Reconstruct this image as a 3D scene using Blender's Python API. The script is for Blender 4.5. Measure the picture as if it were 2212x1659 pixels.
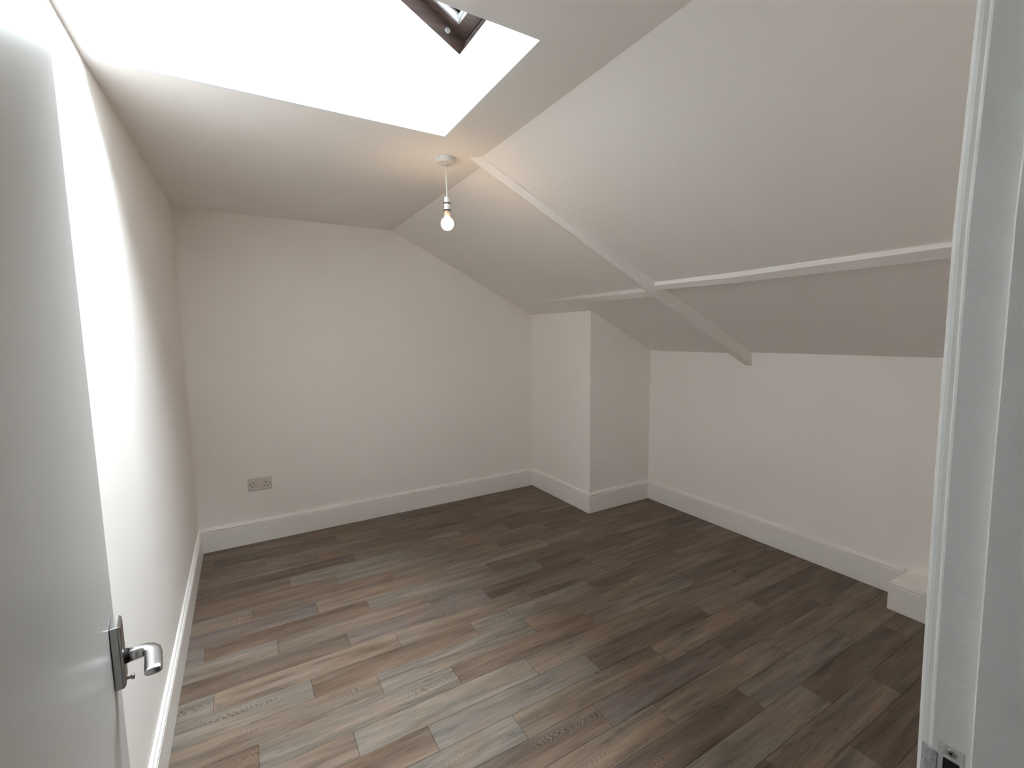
import bpy, bmesh, math, random
from mathutils import Vector, Matrix

scene = bpy.context.scene
COL = scene.collection
for o in list(bpy.data.objects):
    bpy.data.objects.remove(o, do_unlink=True)

# ------------------------------------------------------------------ camera
F_PX, YAW, PITCH, ROLL = 989.6835, 0.533166, 0.106795, -0.0115161
cy, sy, cp, sp = math.cos(YAW), math.sin(YAW), math.cos(PITCH), math.sin(PITCH)
FW = Vector((sy * cp, cy * cp, -sp))
RT0 = Vector((cy, -sy, 0))
UP0 = RT0.cross(FW)
RT = RT0 * math.cos(ROLL) + UP0 * math.sin(ROLL)
UP = -RT0 * math.sin(ROLL) + UP0 * math.cos(ROLL)
cam_data = bpy.data.cameras.new('camera')
cam_data.sensor_fit = 'HORIZONTAL'
cam_data.sensor_width = 36.0
cam_data.lens = F_PX * 36.0 / 2212.0
cam_data.clip_start = 0.02
cam = bpy.data.objects.new('camera', cam_data)
COL.objects.link(cam)
m = Matrix((RT, UP, -FW)).transposed().to_4x4()
m.translation = Vector((0, 0, 1.43))
cam.matrix_world = m
scene.camera = cam

# ------------------------------------------------------------------ world, exposure
SKY = (0.90, 0.94, 1.02)
world = bpy.data.worlds.new('overcast_sky')
world.use_nodes = True
bg = world.node_tree.nodes['Background']
bg.inputs['Color'].default_value = (*SKY, 1)
bg.inputs['Strength'].default_value = 12.5
scene.world = world
vs = scene.view_settings
vs.view_transform = 'Standard'
vs.look = 'None'
vs.gamma = 1.0
vs.exposure = 2.38
vs.use_curve_mapping = False
scene.cycles.max_bounces = 12
scene.cycles.diffuse_bounces = 10
scene.cycles.glossy_bounces = 6
scene.cycles.transparent_max_bounces = 12
scene.cycles.sample_clamp_indirect = 8.0
scene.cycles.caustics_reflective = False
scene.cycles.caustics_refractive = False
scene.cycles.use_denoising = True

# daylight portal in the roof window (guides sky sampling only)
def area(name, loc, rot, sx, sy_, energy, color, portal=False):
    l = bpy.data.lights.new(name, 'AREA')
    l.shape = 'RECTANGLE'
    l.size, l.size_y = sx, sy_
    l.energy = energy
    l.color = color
    if portal:
        l.cycles.is_portal = True
    o = bpy.data.objects.new(name, l)
    COL.objects.link(o)
    o.matrix_world = Matrix.Translation(loc) @ rot
    return o

ZC = 2.2385            # flat ceiling
XL, XR = -0.3159, 2.9947
YB, YF = 3.587, 0.165
BX, BY = 2.3335, 2.7523
RS = 0.522             # roof slope above the ceiling
roof_n = Vector((RS, 0, 1)).normalized()
roof_s = Vector((-1, 0, RS)).normalized()
R0 = Vector((0.8486, 1.828, 2.5713))        # lower far corner of the roof window
def roof(s, y, n=0.0):
    return Vector((R0.x, y, R0.z)) + roof_s * s + roof_n * n
c = roof(0.59, 1.479, 0.115)
rotm = Matrix((roof_s, Vector((0, 1, 0)), roof_s.cross(Vector((0, 1, 0))))).transposed().to_4x4()
area('window_daylight_portal', c, rotm if (rotm @ Vector((0, 0, -1))).z < 0 else rotm @ Matrix.Rotation(math.pi, 4, 'X'),
     1.17, 0.70, 1.0, (1, 1, 1), portal=True)
# landing behind the camera: unseen fill light, added to lift the door frame
HALL_W = 0.1
area('landing_fill_light', Vector((0.0, -0.75, 2.2)), Matrix.Identity(4), 0.5, 0.5, HALL_W, (0.90, 0.97, 1.0))

# ------------------------------------------------------------------ materials
def new_mat(name):
    mt = bpy.data.materials.new(name)
    mt.use_nodes = True
    nt = mt.node_tree
    return mt, nt, nt.nodes['Principled BSDF']

def paint(name, col, rough=0.6, bump=0.05, scale=60, var=0.03, spec=0.35):
    mt, nt, b = new_mat(name)
    tc = nt.nodes.new('ShaderNodeTexCoord')
    n1 = nt.nodes.new('ShaderNodeTexNoise')
    n1.inputs['Scale'].default_value = scale
    n1.inputs['Detail'].default_value = 4
    n2 = nt.nodes.new('ShaderNodeTexNoise')
    n2.inputs['Scale'].default_value = 1.7
    nt.links.new(tc.outputs['Object'], n1.inputs['Vector'])
    nt.links.new(tc.outputs['Object'], n2.inputs['Vector'])
    mix = nt.nodes.new('ShaderNodeMix')
    mix.data_type = 'RGBA'
    mix.inputs[6].default_value = (*[x * (1 - var) for x in col], 1)
    mix.inputs[7].default_value = (*[min(1, x * (1 + var)) for x in col], 1)
    nt.links.new(n2.outputs['Fac'], mix.inputs[0])
    nt.links.new(mix.outputs[2], b.inputs['Base Color'])
    bp = nt.nodes.new('ShaderNodeBump')
    bp.inputs['Strength'].default_value = bump
    bp.inputs['Distance'].default_value = 0.004
    nt.links.new(n1.outputs['Fac'], bp.inputs['Height'])
    nt.links.new(bp.outputs['Normal'], b.inputs['Normal'])
    b.inputs['Roughness'].default_value = rough
    b.inputs['Specular IOR Level'].default_value = spec
    return mt

M_WALL = paint('wall_emulsion', (0.90, 0.86, 0.825), 0.75, 0.10, 45, 0.02, 0.25)
M_CEIL = paint('ceiling_emulsion', (0.89, 0.855, 0.825), 0.8, 0.12, 40, 0.02, 0.2)
M_SHAFT = paint('shaft_paint', (0.86, 0.86, 0.85), 0.6, 0.06, 40, 0.01, 0.3)
M_GLOSS = paint('trim_satin_paint', (0.86, 0.83, 0.80), 0.38, 0.04, 30, 0.015, 0.5)
M_FRAME = paint('frame_brushed_gloss', (0.74, 0.745, 0.735), 0.40, 0.25, 55, 0.02, 0.5)
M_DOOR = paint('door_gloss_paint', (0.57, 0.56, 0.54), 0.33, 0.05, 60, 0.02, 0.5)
M_PLASTIC = paint('white_plastic', (0.76, 0.745, 0.73), 0.35, 0.0, 20, 0.0, 0.5)
M_SOCKET = paint('socket_plastic', (0.67, 0.615, 0.585), 0.4, 0.0, 20, 0.0, 0.5)
M_HALL = paint('landing_emulsion', (0.62, 0.63, 0.62), 0.75, 0.08, 45, 0.02, 0.25)
M_DARK = paint('dark_slot', (0.012, 0.011, 0.010), 0.6, 0, 20, 0, 0.3)
M_SUB = paint('dark_subfloor', (0.05, 0.04, 0.034), 0.9, 0, 20, 0.05, 0.1)

def metal(name, col, rough, bump=0.02):
    mt = paint(name, col, rough, bump, 120, 0.04, 0.5)
    mt.node_tree.nodes['Principled BSDF'].inputs['Metallic'].default_value = 1.0
    return mt
M_CHROME = metal('brushed_aluminium', (0.50, 0.495, 0.49), 0.25)
M_STEEL = metal('worn_steel', (0.42, 0.42, 0.41), 0.42, 0.3)
M_PLATE = paint('paint_smeared_steel', (0.60, 0.61, 0.60), 0.4, 0.3, 150, 0.18, 0.5)
M_LIP = paint('blotchy_painted_steel', (0.36, 0.36, 0.37), 0.4, 0.4, 150, 0.55, 0.5)
for n_ in M_LIP.node_tree.nodes:
    if n_.type == 'TEX_NOISE' and n_.inputs['Scale'].default_value < 5: n_.inputs['Scale'].default_value = 110
M_BEAD = metal('glazing_aluminium', (0.78, 0.80, 0.82), 0.35)

def stained_wood():
    mt, nt, b = new_mat('brown_stained_pine')
    tc = nt.nodes.new('ShaderNodeTexCoord')
    mp = nt.nodes.new('ShaderNodeMapping')
    mp.inputs['Scale'].default_value = (6, 60, 60)
    n = nt.nodes.new('ShaderNodeTexNoise')
    n.inputs['Scale'].default_value = 1.4
    n.inputs['Detail'].default_value = 6
    r = nt.nodes.new('ShaderNodeValToRGB')
    r.color_ramp.elements[0].color = (0.020, 0.013, 0.011, 1)
    r.color_ramp.elements[1].color = (0.080, 0.047, 0.036, 1)
    r.color_ramp.elements[0].position = 0.3
    r.color_ramp.elements[1].position = 0.75
    nt.links.new(tc.outputs['Object'], mp.inputs['Vector'])
    nt.links.new(mp.outputs['Vector'], n.inputs['Vector'])
    nt.links.new(n.outputs['Fac'], r.inputs['Fac'])
    nt.links.new(r.outputs['Color'], b.inputs['Base Color'])
    b.inputs['Roughness'].default_value = 0.35
    return mt
M_WOOD = stained_wood()

def glass():
    mt = bpy.data.materials.new('window_glass')
    mt.use_nodes = True
    nt = mt.node_tree
    nt.nodes.remove(nt.nodes['Principled BSDF'])
    out = nt.nodes['Material Output']
    tr = nt.nodes.new('ShaderNodeBsdfTransparent')
    tr.inputs['Color'].default_value = (0.93, 0.96, 0.95, 1)
    gl = nt.nodes.new('ShaderNodeBsdfGlossy')
    gl.inputs['Roughness'].default_value = 0.02
    fr = nt.nodes.new('ShaderNodeFresnel')
    fr.inputs['IOR'].default_value = 1.45
    mx = nt.nodes.new('ShaderNodeMixShader')
    nt.links.new(fr.outputs['Fac'], mx.inputs['Fac'])
    nt.links.new(tr.outputs[0], mx.inputs[1])
    nt.links.new(gl.outputs[0], mx.inputs[2])
    nt.links.new(mx.outputs[0], out.inputs['Surface'])
    return mt
M_GLASS = glass()

def bulb_mat():
    mt, nt, b = new_mat('glowing_opal_bulb')
    b.inputs['Base Color'].default_value = (0.9, 0.85, 0.75, 1)
    b.inputs['Emission Color'].default_value = (1.0, 0.70, 0.42, 1)
    b.inputs['Emission Strength'].default_value = 11.0
    return mt
M_BULB = bulb_mat()
M_NECK = paint('opal_bulb_neck', (0.60, 0.47, 0.37), 0.4, 0, 20, 0, 0.4)
M_NECK.node_tree.nodes['Principled BSDF'].inputs['Emission Color'].default_value = (1.0, 0.72, 0.5, 1)
M_NECK.node_tree.nodes['Principled BSDF'].inputs['Emission Strength'].default_value = 0.0

def plank_mat():
    """grey-brown oak print; plank tone from the object's own colour, grain along local X"""
    mt, nt, b = new_mat('oak_vinyl_plank')
    N, L = nt.nodes.new, nt.links.new
    tc = N('ShaderNodeTexCoord')
    oi = N('ShaderNodeObjectInfo')
    rnd = N('ShaderNodeMath'); rnd.operation = 'MULTIPLY'; rnd.inputs[1].default_value = 97.0
    L(oi.outputs['Random'], rnd.inputs[0])
    off = N('ShaderNodeCombineXYZ')
    L(rnd.outputs[0], off.inputs[0]); L(rnd.outputs[0], off.inputs[1]); L(rnd.outputs[0], off.inputs[2])
    add = N('ShaderNodeVectorMath'); add.operation = 'ADD'
    L(tc.outputs['Object'], add.inputs[0]); L(off.outputs[0], add.inputs[1])

    def noise(scale_xyz, scale, detail=4, rough=0.5, dist=0.0):
        mp = N('ShaderNodeMapping'); mp.inputs['Scale'].default_value = scale_xyz
        n = N('ShaderNodeTexNoise')
        n.inputs['Scale'].default_value = scale; n.inputs['Detail'].default_value = detail
        n.inputs['Roughness'].default_value = rough; n.inputs['Distortion'].default_value = dist
        L(add.outputs[0], mp.inputs['Vector']); L(mp.outputs[0], n.inputs['Vector'])
        return n
    fine = noise((2.2, 60, 1), 3.0, 6, 0.6, 0.3)        # fine fibres
    broad = noise((1.6, 16, 1), 1.5, 3, 0.5, 0.6)       # soft bands
    cloud = noise((3.0, 7, 1), 1.2, 2, 0.5)             # light and brown clouds
    def mathn(op, a, b_):
        n = N('ShaderNodeMath'); n.operation = op
        for i, v in enumerate((a, b_)):
            if isinstance(v, (int, float)): n.inputs[i].default_value = v
            else: L(v, n.inputs[i])
        return n.outputs[0]
    # cathedral figure: nested arches along the plank, only here and there
    sep = N('ShaderNodeSeparateXYZ'); L(tc.outputs['Object'], sep.inputs[0])
    wob = noise((5, 22, 1), 1.0, 3, 0.55)
    v0 = mathn('ADD', sep.outputs[1], mathn('MULTIPLY', mathn('SUBTRACT', oi.outputs['Random'], 0.5), 0.05))
    arch = mathn('ADD', mathn('MULTIPLY', mathn('MULTIPLY', v0, v0), 62.0), mathn('ADD', sep.outputs[0], mathn('MULTIPLY', wob.outputs['Fac'], 0.16)))
    sw = mathn('SINE', mathn('MULTIPLY', arch, 330.0), 0.0)
    cm = noise((2.6, 4, 1), 1.25, 1, 0.4)
    cmr = N('ShaderNodeMapRange'); cmr.inputs['From Min'].default_value = 0.55; cmr.inputs['From Max'].default_value = 0.70
    L(cm.outputs['Fac'], cmr.inputs['Value'])
    near = mathn('MAXIMUM', mathn('SUBTRACT', 1.0, mathn('MULTIPLY', mathn('ABSOLUTE', v0, 0.0), 24.0)), 0.0)
    w = mathn('MULTIPLY', mathn('MULTIPLY', sw, 0.42), mathn('MULTIPLY', cmr.outputs[0], near))
    fleck = noise((9, 55, 1), 1.6, 2, 0.5)
    flr = N('ShaderNodeMapRange'); flr.inputs['From Min'].default_value = 0.60; flr.inputs['From Max'].default_value = 0.75
    L(fleck.outputs['Fac'], flr.inputs['Value'])
    f = mathn('MULTIPLY', mathn('SUBTRACT', fine.outputs['Fac'], 0.5), 1.1)
    g = mathn('MULTIPLY', mathn('SUBTRACT', broad.outputs['Fac'], 0.5), 1.7)
    g = mathn('ADD', g, mathn('MULTIPLY', flr.outputs[0], -0.32))
    tot = mathn('ADD', mathn('ADD', f, g), w)
    val = mathn('ADD', tot, 1.0)
    hue = N('ShaderNodeMix'); hue.data_type = 'RGBA'
    hue.inputs[6].default_value = (1.06, 0.95, 0.86, 1)
    hue.inputs[7].default_value = (1.04, 1.05, 1.05, 1)
    cr = N('ShaderNodeMapRange'); cr.inputs['From Min'].default_value = 0.35; cr.inputs['From Max'].default_value = 0.65
    L(cloud.outputs['Fac'], cr.inputs['Value']); L(cr.outputs[0], hue.inputs[0])
    m1 = N('ShaderNodeMix'); m1.data_type = 'RGBA'; m1.blend_type = 'MULTIPLY'; m1.inputs[0].default_value = 1
    L(oi.outputs['Color'], m1.inputs[6]); L(hue.outputs[2], m1.inputs[7])
    vm = N('ShaderNodeVectorMath'); vm.operation = 'SCALE'
    L(m1.outputs[2], vm.inputs[0]); L(val, vm.inputs['Scale'])
    L(vm.outputs[0], b.inputs['Base Color'])
    rr = N('ShaderNodeMapRange'); rr.inputs['To Min'].default_value = 0.42; rr.inputs['To Max'].default_value = 0.6
    L(fine.outputs['Fac'], rr.inputs['Value']); L(rr.outputs[0], b.inputs['Roughness'])
    bp = N('ShaderNodeBump'); bp.inputs['Strength'].default_value = 0.15; bp.inputs['Distance'].default_value = 0.001
    L(fine.outputs['Fac'], bp.inputs['Height']); L(bp.outputs[0], b.inputs['Normal'])
    b.inputs['Specular IOR Level'].default_value = 0.4
    return mt
M_PLANK = plank_mat()

# ------------------------------------------------------------------ mesh helpers
def link(name, bm, mat, parent=None, smooth=False, bevel=0.0, seg=2):
    bmesh.ops.recalc_face_normals(bm, faces=bm.faces[:])
    if bevel:
        bmesh.ops.bevel(bm, geom=[e for e in bm.edges if len(e.link_faces) == 2 and e.calc_face_angle(0) > 0.5],
                        offset=bevel, segments=seg, affect='EDGES', profile=0.5)
    me = bpy.data.meshes.new(name)
    bm.to_mesh(me); bm.free()
    if smooth:
        for p in me.polygons: p.use_smooth = True
    o = bpy.data.objects.new(name, me)
    me.materials.append(mat)
    COL.objects.link(o)
    if parent: o.parent = parent
    return o

def structure(o):
    o['kind'] = 'structure'
    return o

def thing(name, loc, label, cat, rotz=0.0):
    o = bpy.data.objects.new(name, None)
    o.empty_display_size = 0.05
    o.location = loc
    o.rotation_euler = (0, 0, rotz)
    COL.objects.link(o)
    o['label'] = label
    o['category'] = cat
    return o

def add_poly(bm, verts, faces):
    vv = [bm.verts.new(v) for v in verts]
    for f in faces:
        bm.faces.new([vv[i] for i in f])

def add_box(bm, a, b, mtx=None):
    x0, y0, z0 = a; x1, y1, z1 = b
    vs_ = [(x0, y0, z0), (x1, y0, z0), (x1, y1, z0), (x0, y1, z0), (x0, y0, z1), (x1, y0, z1), (x1, y1, z1), (x0, y1, z1)]
    if mtx: vs_ = [mtx @ Vector(v) for v in vs_]
    add_poly(bm, vs_, [(0, 3, 2, 1), (4, 5, 6, 7), (0, 1, 5, 4), (1, 2, 6, 5), (2, 3, 7, 6), (3, 0, 4, 7)])

def box(a, b, mtx=None):
    bm = bmesh.new(); add_box(bm, a, b, mtx); return bm

def add_prism(bm, poly, fn, t0, t1):
    """poly: 2-D outline, fn(p, t) -> 3-D"""
    n = len(poly)
    A = [bm.verts.new(fn(p, t0)) for p in poly]
    B = [bm.verts.new(fn(p, t1)) for p in poly]
    bm.faces.new(A); bm.faces.new(B[::-1])
    for i in range(n):
        j = (i + 1) % n
        bm.faces.new([A[i], B[i], B[j], A[j]])

def prism(poly, fn, t0, t1):
    bm = bmesh.new(); add_prism(bm, poly, fn, t0, t1); return bm

def add_loft(bm, rings, cap=True):
    R = [[bm.verts.new(v) for v in r] for r in rings]
    n = len(R[0])
    for a, b in zip(R, R[1:]):
        for i in range(n):
            j = (i + 1) % n
            bm.faces.new([a[i], a[j], b[j], b[i]])
    if cap:
        bm.faces.new(R[0][::-1]); bm.faces.new(R[-1])

def lathe(profile, center, seg=32, axis='Z'):
    bm = bmesh.new()
    rings = []
    for r, h in profile:
        ring = []
        for k in range(seg):
            a = 2 * math.pi * k / seg
            p = (r * math.cos(a), r * math.sin(a), h)
            if axis == 'X': p = (p[2], p[0], p[1])
            if axis == 'Y': p = (p[0], p[2], p[1])
            ring.append(Vector(p) + Vector(center))
        rings.append(ring)
    add_loft(bm, rings)
    return bm

# ------------------------------------------------------------------ walls
S1 = (1.0597, 0.4934)      # sloped ceiling, far bay: start x, slope
S2 = (1.0062, 0.4759)      # near bay
def z1(x): return ZC - S1[1] * (x - S1[0])
def z2(x): return ZC - S2[1] * (x - S2[0])

xz = lambda p, t: (p[0], t, p[1])
structure(link('wall_back', prism([(-0.45, -0.03), (BX, -0.03), (BX, z1(BX) + 0.03), (1.0597, ZC + 0.03), (-0.45, ZC + 0.03)], xz, YB, YB + 0.1), M_WALL))

bm = bmesh.new()
for ya, yb_, xa, xb in ((YF, 1.86, -0.339, -0.339), (1.86, 2.06, -0.339, -0.3332), (2.06, YB, -0.3332, -0.3125)):
    vs_ = [(XL, ya, -0.03), (XL, yb_, -0.03), (xb, yb_, ZC + 0.03), (xa, ya, ZC + 0.03),
           (-0.45, ya, -0.03), (-0.45, yb_, -0.03), (-0.45, yb_, ZC + 0.03), (-0.45, ya, ZC + 0.03)]
    add_poly(bm, vs_, [(0, 1, 2, 3), (7, 6, 5, 4), (0, 3, 7, 4), (1, 5, 6, 2), (3, 2, 6, 7), (0, 4, 5, 1)])
bmesh.ops.remove_doubles(bm, verts=bm.verts[:], dist=1e-5)
wl = structure(link('wall_left', bm, M_WALL))
structure(link('wall_right', box((XR, YF, -0.03), (XR + 0.1, BY, 1.32)), M_WALL))
# boxed-out corner
bm = prism([(BX, 0.0), (XR + 0.1, 0.0), (XR + 0.1, z1(XR + 0.1) + 0.02), (BX, z1(BX) + 0.02)], xz, BY, YB + 0.1)
structure(link('wall_corner', bm, M_WALL))

# front wall with the doorway
HX, DX = -0.109, 0.62        # hinge side, latch side of the opening
bm = bmesh.new()
add_box(bm, (-0.45, 0.06, 0.0), (HX - 0.03, YF, ZC))
add_box(bm, (0.655, 0.06, 0.0), (XR + 0.1, YF, 2.2385))
add_box(bm, (HX - 0.03, 0.06, 2.02), (0.655, YF, ZC))
structure(link('wall_front', bm, M_WALL))

# ------------------------------------------------------------------ ceiling
xs = [-0.45, -0.3255, 0.787, 1.0062, 1.0597]
ys = [0.06, 1.1067, 1.848, 1.97, YB + 0.1]
bm = bmesh.new()
for i in range(4):
    for j in range(4):
        if i == 1 and j == 1: continue
        if i == 3 and j < 3: continue
        xa, xb = xs[i], xs[i + 1]
        # the far right corner of the opening sits a touch further out
        q = lambda x, y: (x + (0.006 if (x == 0.787 and y >= 1.8) else 0), y, ZC)
        bm.faces.new([bm.verts.new(q(*p)) for p in ((xa, ys[j]), (xb, ys[j]), (xb, ys[j + 1]), (xa, ys[j + 1]))])
bmesh.ops.remove_doubles(bm, verts=bm.verts[:], dist=1e-5)
ext = bmesh.ops.extrude_face_region(bm, geom=bm.faces[:])
bmesh.ops.translate(bm, vec=(0, 0, 0.05), verts=[v for v in ext['geom'] if isinstance(v, bmesh.types.BMVert)])
ceil = structure(link('ceiling', bm, M_CEIL))

def slope_panel(S, ya, yb_):
    zf = lambda x: ZC - S[1] * (x - S[0])
    poly = [(S[0], ZC), (3.10, zf(3.10)), (3.10, zf(3.10) + 0.06), (S[0], ZC + 0.06)]
    return link('sloping_panel', prism(poly, xz, ya, yb_), M_CEIL, ceil)
slope_panel(S1, 1.97, YB + 0.1)
slope_panel(S2, 0.06, 1.97)

# rafter between the two bays
K = XR + 0.02
def ex(a, b):       # extend a line from its top point a through b slightly into the right wall
    a, b = Vector(a), Vector(b)
    t = (K - a.x) / (b.x - a.x)
    return a + (b - a) * t
TL, TC, TR, TB = (0.9549, 1.9815, ZC), (1.0597, 2.0773, ZC), (1.0056, 1.9417, ZC), (1.0045, 1.9475, ZC)
kL, kBL, kBR, kR = ex(TC, (XR, 2.0333, 1.2822)), ex(TL, (XR, 1.9038, 1.2028)), ex(TB, (XR, 1.8536, 1.2022)), ex(TR, (XR, 1.8577, 1.2903))
up = Vector((0.02, 0, 0.045))
V = [Vector(TL), Vector(TC), Vector(TR), Vector(TB), kL, kBL, kBR, kR,
     Vector(TC) + up, Vector(TR) + up, kL + up, kR + up, Vector(TL) + Vector((0.03, 0.0, 0.03))]
bm = bmesh.new()
add_poly(bm, V, [(0, 1, 4, 5), (0, 5, 6, 3), (3, 6, 7, 2), (1, 8, 10, 4), (2, 7, 11, 9), (8, 9, 11, 10), (4, 10, 11, 7, 6, 5), (0, 3, 2, 9, 8, 1)])
link('rafter', bm, M_CEIL, ceil)

# purlins: squared timbers showing below the slope
def purlin(pts):
    bm = bmesh.new()
    rings = []
    for y, U, Mx, Lw, zf in pts:
        rings.append([(U[0], y, U[1]), (Mx[0], y, Mx[1]), (Lw[0], y, Lw[1]), (Lw[0] + 0.0, y, Lw[1] + 0.04), (U[0], y, U[1] + 0.04)])
    add_loft(bm, [[Vector(v) for v in r] for r in rings])
    return link('purlin', bm, M_GLOSS, ceil)
def off(x, zf, S, d):          # point d below the slope, square to it
    k = math.hypot(S[1], 1.0)
    return (x - S[1] / k * d, zf(x) - d / k)
def prow(y, xu, xm, dm, xl, dl, zf, S):      # top edge on the slope, arris, lower edge
    return (y, (xu, zf(xu)), off(xm, zf, S, dm), off(xl, zf, S, dl), zf)
purlin([prow(YB, 2.156, 2.157, 0.0006, 2.188, 0.0008, z1, S1), prow(3.42, 2.152, 2.154, 0.0010, 2.195, 0.0015, z1, S1), prow(2.70, 2.138, 2.156, 0.010, 2.214, 0.013, z1, S1),
        prow(2.40, 2.1385, 2.157, 0.014, 2.203, 0.021, z1, S1), prow(1.92, 2.140, 2.156, 0.018, 2.203, 0.026, z1, S1)])
purlin([prow(1.93, 2.0861, 2.0930, 0.018, 2.1285, 0.026, z2, S2), prow(1.42, 2.0930, 2.1080, 0.018, 2.1455, 0.026, z2, S2), prow(YF, 2.0800, 2.0770, 0.018, 2.1350, 0.026, z2, S2)])

# ------------------------------------------------------------------ skylight shaft and roof window
ztop = lambda x: R0.z - RS * (x - R0.x)
XT = -0.197
def shell(pts, out, name='shaft_lining'):
    """flat lining with its back 2 cm outwards"""
    pts = [Vector(p) for p in pts]
    out = Vector(out)
    n = len(pts)
    bm = bmesh.new()
    A = [bm.verts.new(p) for p in pts]
    B = [bm.verts.new(p + out) for p in pts]
    bm.faces.new(A); bm.faces.new(B[::-1])
    for i in range(n):
        j = (i + 1) % n
        bm.faces.new([A[i], B[i], B[j], A[j]])
    return link(name, bm, M_SHAFT, ceil)
YN = 1.1267
KX, KZ = 0.775, 2.333
side = lambda y, xr_: [(-0.3255, y, ZC), (xr_ + 0.02, y, ZC), (KX + 0.02, y, KZ), (R0.x + 0.02, y, R0.z - 0.0104), (XT, y, ztop(XT)), (-0.3255, y, 2.95)]
shell(side(1.828, 0.773), (0, 0.02, 0))
shell(side(YN, 0.767), (0, -0.02, 0))
shell([(0.767, YN, ZC), (0.773, 1.828, ZC), (KX, 1.828, KZ), (KX, YN, KZ)], (0.02, 0, 0))
shell([(KX, YN, KZ), (KX, 1.828, KZ), (R0.x, 1.828, R0.z), (R0.x, YN, R0.z)], (0.02, 0, 0))
shell([(-0.3055, YN, ZC), (-0.3055, 1.828, ZC), (-0.3055, 1.828, 2.95), (-0.3055, YN, 2.95)], (-0.02, 0, 0))
shell([(-0.3055, YN, 2.95), (-0.3055, 1.828, 2.95), (XT, 1.828, ztop(XT)), (XT, YN, ztop(XT))], (-0.02, 0, 0.01))

SL = 1.1795      # length of the window up the slope
def rbox(s0, s1, y0, y1, n0, n1):
    bm = bmesh.new()
    vs_ = [roof(s, y, n) for n in (n0, n1) for s, y in ((s0, y0), (s1, y0), (s1, y1), (s0, y1))]
    add_poly(bm, vs_, [(0, 3, 2, 1), (4, 5, 6, 7), (0, 1, 5, 4), (1, 2, 6, 5), (2, 3, 7, 6), (3, 0, 4, 7)])
    return bm
ya, yb_ = YN, 1.828
ND = 0.065                    # depth of the frame's inner faces before the sash
win = structure(link('window_1', rbox(-0.07, -0.0005, ya - 0.08, yb_ + 0.08, 0.001, 0.088), M_WOOD, bevel=0.0015))
def wpart(name, bm, mat, bev=0.002, parent=win):
    return link(name, bm, mat, parent, bevel=bev)
wpart('frame_jamb', rbox(0.0, SL, yb_ + 0.0005, yb_ + 0.08, 0.001, 0.088), M_WOOD)
wpart('frame_jamb', rbox(0.0, SL, ya - 0.08, ya - 0.0005, 0.001, 0.088), M_WOOD)
wpart('frame_head', rbox(SL, SL + 0.07, ya - 0.08, yb_ + 0.08, 0.001, 0.088), M_WOOD)
sy0, sy1 = ya + 0.004, yb_ - 0.004
wpart('sash_rail', rbox(0.004, 0.056, sy0, sy1, ND, 0.088), M_WOOD)
wpart('sash_rail', rbox(SL - 0.060, SL - 0.004, sy0, sy1, ND, 0.088), M_WOOD)
wpart('sash_stile', rbox(0.056, SL - 0.060, sy1 - 0.036, sy1, ND, 0.088), M_WOOD)
wpart('sash_stile', rbox(0.056, SL - 0.060, sy0, sy0 + 0.036, ND, 0.088), M_WOOD)
bm = bmesh.new()
for q in ((0.0, 0.005, ya, yb_), (SL - 0.005, SL, ya, yb_), (0.005, SL - 0.005, ya, ya + 0.005), (0.005, SL - 0.005, yb_ - 0.005, yb_)):
    vs_ = [roof(s, y, n) for n in (0.076, 0.087) for s, y in ((q[0], q[2]), (q[1], q[2]), (q[1], q[3]), (q[0], q[3]))]
    add_poly(bm, vs_, [(0, 3, 2, 1), (4, 5, 6, 7), (0, 1, 5, 4), (1, 2, 6, 5), (2, 3, 7, 6), (3, 0, 4, 7)])
wpart('weather_seal', bm, M_DARK, 0)
gy0, gy1, g0, g1 = sy0 + 0.036, sy1 - 0.036, 0.056, SL - 0.060
for k in range(2):                                   # aluminium spacers round the double glazing
    e, nn = 0.001 + 0.011 * k, 0.0665 + 0.005 * k
    bm = bmesh.new()
    for q in ((g0 + e, g0 + e + 0.009, gy0 + e, gy1 - e), (g1 - e - 0.009, g1 - e, gy0 + e, gy1 - e),
              (g0 + e + 0.009, g1 - e - 0.009, gy0 + e, gy0 + e + 0.009), (g0 + e + 0.009, g1 - e - 0.009, gy1 - e - 0.009, gy1 - e)):
        vs_ = [roof(s, y, n) for n in (nn, nn + 0.0035) for s, y in ((q[0], q[2]), (q[1], q[2]), (q[1], q[3]), (q[0], q[3]))]
        add_poly(bm, vs_, [(0, 3, 2, 1), (4, 5, 6, 7), (0, 1, 5, 4), (1, 2, 6, 5), (2, 3, 7, 6), (3, 0, 4, 7)])
    wpart('glazing_spacer', bm, M_BEAD, 0)
wpart('window_pane', rbox(g0 - 0.003, g1 + 0.003, gy0 - 0.003, gy1 + 0.003, 0.079, 0.083), M_GLASS, 0)
# round plug on the far jamb's inner face
cpt = roof(0.080, yb_, 0.044)
fr = Matrix((roof_s, Vector((0, 1, 0)), roof_n)).transposed().to_4x4()
fr.translation = cpt
bm = bmesh.new()
rings = []
for r, h in ((0.0115, 0.001), (0.0115, -0.002), (0.0095, -0.0035), (0.0075, -0.0035), (0.0070, -0.0008), (0.0045, -0.0005), (0.0002, -0.0005)):
    rings.append([fr @ Vector((r * math.cos(2 * math.pi * k / 20), h, r * math.sin(2 * math.pi * k / 20))) for k in range(20)])
add_loft(bm, rings)
wpart('screw_cap', bm, M_STEEL, 0)

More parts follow.
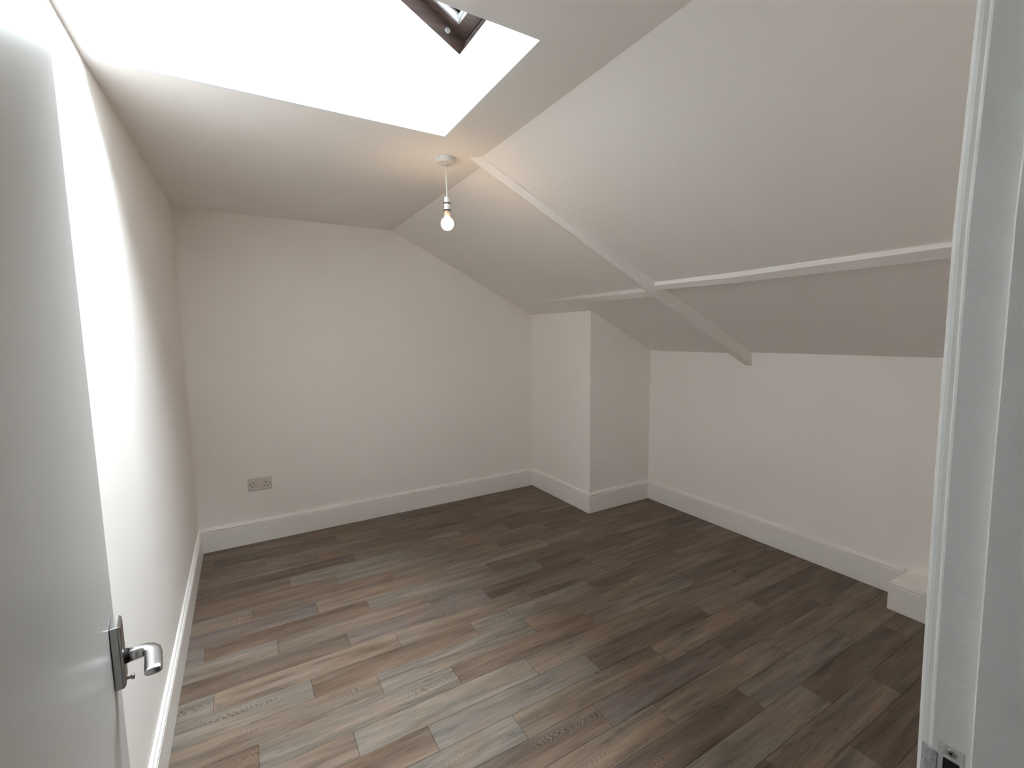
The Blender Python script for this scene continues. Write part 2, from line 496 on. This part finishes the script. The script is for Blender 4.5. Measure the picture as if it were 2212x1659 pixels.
# ------------------------------------------------------------------ floor of separate planks
floor = structure(link('floor', box((-0.45, 0.06, -0.06), (XR + 0.1, YB + 0.1, -0.006)), M_SUB))
T = {'L': (0.178, 0.153, 0.127), 'G': (0.160, 0.137, 0.116), 'T': (0.174, 0.136, 0.104), 'M': (0.163, 0.128, 0.100),
     'B': (0.140, 0.101, 0.075), 'D': (0.125, 0.094, 0.073), 'P': (0.144, 0.117, 0.102)}
PITCH_Y, E0, LEN = 0.1195, 1.2575, 0.7345
START = {0: 1.088, 1: 0.795, 2: 0.505, 3: 0.264, 4: 0.700, 5: 0.409, 6: 0.167, 7: 0.555}   # a joint per row, repeating every eight rows
# tone of the planks from left to right, by row (row 0 has its far edge at 1.2575)
TONES = {-9: 'MMDDM', -8: 'MDMDD', -7: 'MBDMD', -6: 'DMDMD', -5: 'MDMDD', -4: 'MMDMDD', -3: 'GLLDM', -2: 'GMDGM', -1: 'GMTTMM', 0: 'LDPDDM', 1: 'LLTTD',
         2: 'LBGDM', 3: 'MLMMDM', 4: 'BLBGDM', 5: 'TLTMBM', 6: 'LBLBMM', 7: 'LTTMBM', 8: 'DPBMDM', 9: 'LMGDDM',
         10: 'LBLDMM', 11: 'PTLMBM', 12: 'MBTDMM', 13: 'BGMBDM', 14: 'BLMDM', 15: 'DDTBMM', 16: 'MBDMM', 17: 'BMBMM', 18: 'BDTBM', 19: 'MTDM', 20: 'BMGB'}
rng = random.Random(7)
SEAM = 0.0009
mesh_cache = {}
def plank_mesh(lx, ly):
    key = (round(lx, 4), round(ly, 4))
    if key in mesh_cache: return mesh_cache[key]
    bm = bmesh.new()
    a, b_, bv = lx / 2 - SEAM / 2, ly / 2 - SEAM / 2, 0.0008
    rings = [[(-a, -b_, -0.006), (a, -b_, -0.006), (a, b_, -0.006), (-a, b_, -0.006)],
             [(-a, -b_, -0.0008), (a, -b_, -0.0008), (a, b_, -0.0008), (-a, b_, -0.0008)],
             [(-a + bv, -b_ + bv, 0), (a - bv, -b_ + bv, 0), (a - bv, b_ - bv, 0), (-a + bv, b_ - bv, 0)]]
    add_loft(bm, [[Vector(v) for v in r] for r in rings])
    bmesh.ops.recalc_face_normals(bm, faces=bm.faces[:])
    me = bpy.data.meshes.new('plank')
    bm.to_mesh(me); bm.free()
    me.materials.append(M_PLANK)
    mesh_cache[key] = me
    return me
for k in range(-9, 21):
    yt = min(E0 + PITCH_Y * k, YB); yb0 = max(E0 + PITCH_Y * (k - 1), YF + 0.002)
    if yt - yb0 < 0.01: continue
    j = START[k % 8]
    while j > XL: j -= LEN
    tones = TONES.get(k, 'MDMDM')
    i = 0
    x = j
    xmax = XR if yt < BY + 0.07 else BX + 0.1
    while x < xmax:
        xa, xb = max(x, XL), min(x + LEN, xmax)
        x += LEN
        if xb - xa < 0.012: continue
        t = T[tones[min(i, len(tones) - 1)]]
        i += 1
        o = bpy.data.objects.new('plank', plank_mesh(xb - xa, yt - yb0))
        v = rng.uniform(0.95, 1.05)
        o.color = (t[0] * v, t[1] * v, t[2] * v, 1)
        o.location = ((xa + xb) / 2, (yt + yb0) / 2, 0)
        o.parent = floor
        COL.objects.link(o)

# ------------------------------------------------------------------ skirting boards
PROF = [(0.0, 0.0008), (0.018, 0.0008), (0.018, 0.1335), (0.0168, 0.1352), (0.0095, 0.1362), (0.0090, 0.1400), (0.0160, 0.1408),
        (0.0180, 0.1440), (0.0172, 0.1480), (0.0140, 0.1515), (0.0110, 0.1530), (0.0105, 0.1570), (0.0085, 0.1605), (0.0050, 0.1625), (0.0, 0.1630)]
def skirting(path, names, scale=1.0):
    """path walked with the room on the right; mitred at each corner"""
    P = [Vector((a, b, 0)) for a, b in path]
    nrm = []
    for a, b in zip(P, P[1:]):
        d = (b - a).normalized()
        nrm.append(Vector((d.y, -d.x, 0)))
    def at(i, d):
        if i == 0: return P[0] + nrm[0] * d
        if i == len(P) - 1: return P[-1] + nrm[-1] * d
        return P[i] + (nrm[i - 1] + nrm[i]) * d      # right angles only
    for i, nm in enumerate(names):
        bm = bmesh.new()
        add_loft(bm, [[at(i, d) + Vector((0, 0, z * scale)) for d, z in PROF], [at(i + 1, d) + Vector((0, 0, z * scale)) for d, z in PROF]])
        structure(link(nm, bm, M_GLOSS))
skirting([(XL, 0.30), (XL, YB), (BX, YB), (BX, BY), (XR, BY), (XR, 0.945)],
         ['baseboard_left', 'baseboard_back', 'baseboard_corner_side', 'baseboard_corner_front', 'baseboard_right'])
# low pipe boxing along the right wall
structure(link('trim_1', box((2.813, YF, 0.0008), (XR, 0.926, 0.157)), M_WALL, bevel=0.001))
skirting([(XR - 0.0185, 0.926), (2.813, 0.926), (2.813, YF)], ['baseboard_boxing_end', 'baseboard_boxing'], 0.158 / 0.163)

# ------------------------------------------------------------------ door frame on the latch side (old and slightly bowed)
BOW = [(0.0, -0.022), (0.60, -0.0125), (0.94, -0.0066), (1.07, -0.0036), (1.29, 0.0003), (1.53, 0.0028), (1.74, 0.0), (2.02, -0.006)]
def bowed(poly, name, mat, parent=None):
    bm = bmesh.new()
    pts = []
    for (za, da), (zb, db) in zip(BOW, BOW[1:]):
        for t in (0, 0.5):
            pts.append((za + (zb - za) * t, da + (db - da) * t))
    pts.append(BOW[-1])
    add_loft(bm, [[Vector((x, y + d, z)) for x, y in poly] for z, d in pts])
    return link(name, bm, mat, parent)
lin = structure(bowed([(0.62, 0.1335), (0.62, 0.1655), (0.6206, 0.1675), (0.6222, 0.1690), (0.6245, 0.1692), (0.6245, 0.1715), (0.655, 0.1715),
                       (0.655, 0.0601), (0.62, 0.0601)], 'trim_2', M_FRAME))
bowed([(0.608, 0.0955), (0.608, 0.1318), (0.6095, 0.1333), (0.62, 0.1336), (0.62, 0.0955)], 'door_stop', M_FRAME, lin)
structure(bowed([(0.6255, 0.1655), (0.6255, 0.1735), (0.6264, 0.1768), (0.6290, 0.1798), (0.6345, 0.1820), (0.655, 0.1835), (0.70, 0.1835), (0.70, 0.1655)], 'trim_3', M_FRAME))
# hinge side and head
structure(link('trim_4', box((HX - 0.03, 0.0601, 0.0), (HX - 0.003, 0.1655, 2.02)), M_FRAME))
structure(link('trim_5', box((HX - 0.003, 0.0601, 1.99), (0.618, 0.1655, 2.02)), M_FRAME))

# strike plate let into the lining
def dy(z):
    for (za, da), (zb, db) in zip(BOW, BOW[1:]):
        if za <= z <= zb: return da + (db - da) * (z - za) / (zb - za)
    return 0
d0 = dy(0.96)
bm = bmesh.new()
XP = 0.6192
yl, yr_, zt, zb_ = 0.1555 , 0.1350, 0.992, 0.880
hl, hr, ht, hb = 0.1505, 0.1375, 0.9762, 0.905
outer = [(yr_, zt), (yl, zt), (yl, zb_), (yr_, zb_)]
inner = [(hr, ht), (hl, ht), (hl, hb), (hr, hb)]
vo = [bm.verts.new((XP, a, b)) for a, b in outer]; vi = [bm.verts.new((XP, a, b)) for a, b in inner]
vo2 = [bm.verts.new((0.6215, a, b)) for a, b in outer]; vi2 = [bm.verts.new((0.632, a, b)) for a, b in inner]
for i in range(4):
    j = (i + 1) % 4
    bm.faces.new([vo[i], vo[j], vi[j], vi[i]])
    bm.faces.new([vo[i], vo2[i], vo2[j], vo[j]])
    bm.faces.new([vi[i], vi[j], vi2[j], vi2[i]])
plate = link('strike_plate', bm, M_PLATE, lin)
bm = bmesh.new()
add_box(bm, (0.6188, hr, hb), (0.6191, hl, ht))
link('latch_hole', bm, M_DARK, plate)
# lip bent round the frame's edge
prof = [(XP, yl), (0.6195, 0.1605), (0.6212, 0.1655), (0.6235, 0.1692), (0.6245, 0.1685), (0.6225, 0.1655), (0.6207, 0.1600), (0.6207, yl)]
add = [(a - 0.0008, b) for a, b in prof]
bm = bmesh.new()
add_loft(bm, [[Vector((a, b, z)) for a, b in add] for z in (0.930, 0.977)])
link('strike_lip', bm, M_LIP, plate)
link('screw', lathe([(0.0002, -0.0008), (0.0012, -0.0008), (0.0013, -0.0012), (0.0034, -0.0012), (0.0040, 0.0), (0.0040, 0.0015)], (XP, 0.1447, 0.9848), 20, 'X'), M_STEEL, plate)
link('screw_slot', lathe([(0.0002, -0.0001), (0.0014, -0.0001), (0.0014, 0.0003)], (XP - 0.0013, 0.1447, 0.9848), 12, 'X'), M_DARK, plate)

# ------------------------------------------------------------------ open door on the left
DW = 0.725
dv = Vector((-0.194 - HX, 0.885 - 0.165, 0)).normalized()
dn = Vector((dv.y, -dv.x, 0))                       # face towards the opening
dm = Matrix((dv, dn, Vector((0, 0, 1)))).transposed().to_4x4()
dm.translation = Vector((HX, 0.165, 0))
def D(u, v, z): return dm @ Vector((u, v, z))
door = structure(link('door_1', box((0.004, -0.040, 0.006), (DW, 0.0, 1.985), dm), M_DOOR, bevel=0.002))
# lever handle on a short plate
PU, PZ = 0.670, 0.976
bm = bmesh.new()
o2 = [(PU - 0.019, PZ - 0.047), (PU + 0.019, PZ - 0.047), (PU + 0.019, PZ + 0.047), (PU - 0.019, PZ + 0.047)]
rings = []
for ins, v in ((0.0, 0.0006), (0.0, 0.0095), (0.0015, 0.0120), (0.004, 0.0128)):
    rings.append([D(PU + (u - PU) * (1 - ins / 0.019), v, PZ + (z - PZ) * (1 - ins / 0.047)) for u, z in o2])
add_loft(bm, rings)
handle = link('door_handle', bm, M_CHROME, door, bevel=0.0006)
SZ = 0.967
bm = bmesh.new()
rings = []
for r, v in ((0.0105, 0.0128), (0.0105, 0.0165)):
    rings.append([D(PU + r * math.cos(a), v, SZ + r * math.sin(a)) for a in [2 * math.pi * k / 24 for k in range(24)]])
add_loft(bm, rings)
link('collar', bm, M_DARK, handle, smooth=False)
# shank out from the plate, bend, flat grip back towards the hinge
path = [(0.0, 0.0165, 0.0092, 0.0092), (0.0, 0.026, 0.0090, 0.0090), (0.0, 0.0315, 0.0090, 0.0088), (-0.001, 0.0370, 0.0095, 0.0084), (-0.0045, 0.0420, 0.0102, 0.0076),
        (-0.010, 0.0450, 0.0106, 0.0066), (-0.018, 0.0460, 0.0106, 0.0060), (-0.034, 0.0462, 0.0106, 0.0057), (-0.050, 0.0462, 0.0106, 0.0055), (-0.058, 0.0462, 0.0103, 0.0053), (-0.060, 0.0462, 0.0092, 0.0042)]
bm = bmesh.new()
rings = []
for i, (u, v, rw, rh) in enumerate(path):
    a, b = path[max(i - 1, 0)], path[min(i + 1, len(path) - 1)]
    t = Vector((b[0] - a[0], b[1] - a[1]))
    t.normalize()
    sidev = Vector((-t.y, t.x))
    ring = []
    drop = 0.004 * max(0, (-u - 0.01)) / 0.06
    for k in range(24):
        an = 2 * math.pi * k / 24
        ca, sa = math.cos(an), math.sin(an)
        e = 0.75
        ca, sa = math.copysign(abs(ca) ** e, ca), math.copysign(abs(sa) ** e, sa)
        ring.append(D(PU + u + sidev.x * rw * ca, v + sidev.y * rw * ca, SZ - drop + rh * sa))
    rings.append(ring)
add_loft(bm, rings)
link('lever', bm, M_CHROME, handle, smooth=True)
bm = bmesh.new()
rings = []
for r, v in ((0.0022, 0.0125), (0.0022, 0.0165), (0.0042, 0.0175), (0.0042, 0.0205), (0.0025, 0.0215)):
    rings.append([D(PU + 0.002 + r * math.cos(a), v, 0.931 + r * math.sin(a)) for a in [2 * math.pi * k / 16 for k in range(16)]])
add_loft(bm, rings)
link('privacy_snib', bm, M_CHROME, handle, smooth=True)

# ------------------------------------------------------------------ double socket on the back wall
sx, sz = 0.0575, 0.4155
sock = thing('wall_socket', (sx, YB, sz), 'white plastic double power socket low on the back wall above the skirting', 'socket')
def sbox(a, b): return box((a[0], a[1], a[2]), (b[0], b[1], b[2]))
bm = bmesh.new()
hw, hh = 0.0730, 0.0430
rings = []
for ins, d in ((0.0, -0.0002), (0.0, -0.006), (0.0015, -0.0085), (0.004, -0.0095)):
    rings.append([Vector((xx, d, zz)) for xx, zz in ((-hw + ins, -hh + ins), (hw - ins, -hh + ins), (hw - ins, hh - ins), (-hw + ins, hh - ins))])
add_loft(bm, rings)
link('socket_plate', bm, M_SOCKET, sock)
for gx in (-0.0365, 0.0365):
    link('earth_slot', sbox((gx - 0.0026, -0.0101, 0.0035), (gx + 0.0026, -0.0093, 0.0125)), M_DARK, sock)
    for s_ in (-1, 1):
        link('pin_slot', sbox((gx + s_ * 0.011 - 0.0039, -0.0101, -0.0184), (gx + s_ * 0.011 + 0.0039, -0.0093, -0.0134)), M_DARK, sock)
for s_ in (-1, 1):
    link('fixing_screw', lathe([(0.0030, -0.0093), (0.0030, -0.0101), (0.0022, -0.0104), (0.0002, -0.0104)], (s_ * 0.0602, 0, 0.0), 14, 'Y'), M_DARK, sock)
    bm = bmesh.new()
    cx = s_ * 0.0115
    add_prism(bm, [(-0.0094, 0.013), (-0.0125, 0.014), (-0.0105, 0.032), (-0.0094, 0.033)], lambda p, t: (t, p[0], p[1]), cx - 0.0055, cx + 0.0055)
    link('rocker_switch', bm, M_SOCKET, sock)

# ------------------------------------------------------------------ pendant lamp
PX, PY = 0.8673, 2.045
lamp = thing('pendant_lamp', (PX, PY, ZC), 'bare glowing bulb hanging on a white cord from a round ceiling rose', 'lamp')
link('ceiling_rose', lathe([(0.046, -0.0002), (0.046, -0.004), (0.0455, -0.016), (0.0435, -0.0205), (0.040, -0.0228), (0.010, -0.0238), (0.0085, -0.0275), (0.004, -0.029), (0.0005, -0.029)], (0, 0, 0), 40), M_PLASTIC, lamp, smooth=False)
bm = bmesh.new()
rings = []
for i in range(13):
    t = i / 12
    z = -0.0285 - t * (0.148)
    ox = 0.0022 * t ** 2
    oy = 0.0010 * math.sin(t * 3)
    rings.append([Vector((ox + 0.0028 * math.cos(a), oy + 0.0028 * math.sin(a), z)) for a in [2 * math.pi * k / 10 for k in range(10)]])
add_loft(bm, rings)
link('flex_cord', bm, M_PLASTIC, lamp, smooth=True)
HB = 0.0 - 0.0
hold = link('lamp_holder', lathe([(0.004, -0.1690), (0.0095, -0.1700), (0.0122, -0.1730), (0.0128, -0.1950), (0.0138, -0.1962), (0.0138, -0.1985), (0.0125, -0.1992), (0.0125, -0.2010),
                           (0.0146, -0.2014), (0.0152, -0.2040), (0.0152, -0.2060), (0.0140, -0.2070), (0.0140, -0.2240), (0.0152, -0.2250), (0.0152, -0.2285), (0.0125, -0.2290), (0.001, -0.2290)], (0.0006, 0, 0), 32), M_PLASTIC, lamp)
link('dark_band', lathe([(0.0128, -0.1968), (0.0160, -0.1974), (0.0160, -0.2020), (0.0128, -0.2026)], (0.0006, 0, 0), 32), M_DARK, hold)
link('dark_band', lathe([(0.0120, -0.2274), (0.0158, -0.2280), (0.0156, -0.2326), (0.0118, -0.2332)], (0.0006, 0, 0), 32), M_DARK, hold)
prof = [(0.0108, -0.2310), (0.0124, -0.2360), (0.0132, -0.2480), (0.0140, -0.2590), (0.0148, -0.2635)]
bulb = link('bulb_neck', lathe(prof, (0, 0, 0), 32), M_NECK, lamp, smooth=True)
gp = []
GC, GR = -0.2905, 0.0295
a0 = math.asin(0.0145 / GR)
for k in range(17):
    a = a0 + (math.pi - a0 - 0.01) * k / 16
    gp.append((GR * math.sin(a), GC + GR * math.cos(a) * (1.05 if a < math.pi / 2 else 1.0)))
link('bulb', lathe(gp, (0, 0, 0), 32), M_BULB, lamp, smooth=True)

# ------------------------------------------------------------------ landing behind the camera (closes the doorway)
structure(link('floor_landing', box((-1.05, -1.45, -0.06), (1.45, 0.06, 0.0)), M_SUB))
structure(link('ceiling_landing', box((-1.05, -1.45, 2.3), (1.45, 0.06, 2.36)), M_HALL))
structure(link('wall_landing_left', box((-1.05, -1.45, 0.0), (-0.95, 0.06, 2.3)), M_HALL))
structure(link('wall_landing_right', box((1.35, -1.45, 0.0), (1.45, 0.06, 2.3)), M_HALL))
structure(link('wall_landing_back', box((-0.95, -1.45, 0.0), (1.35, -1.35, 2.3)), M_HALL))
structure(link('wall_landing_front', box((-0.95, 0.02, ZC), (1.45, 0.0599, 2.3)), M_HALL))
structure(link('wall_landing_end', box((-0.95, 0.02, 0.0), (-0.45, 0.0599, 2.3)), M_HALL))
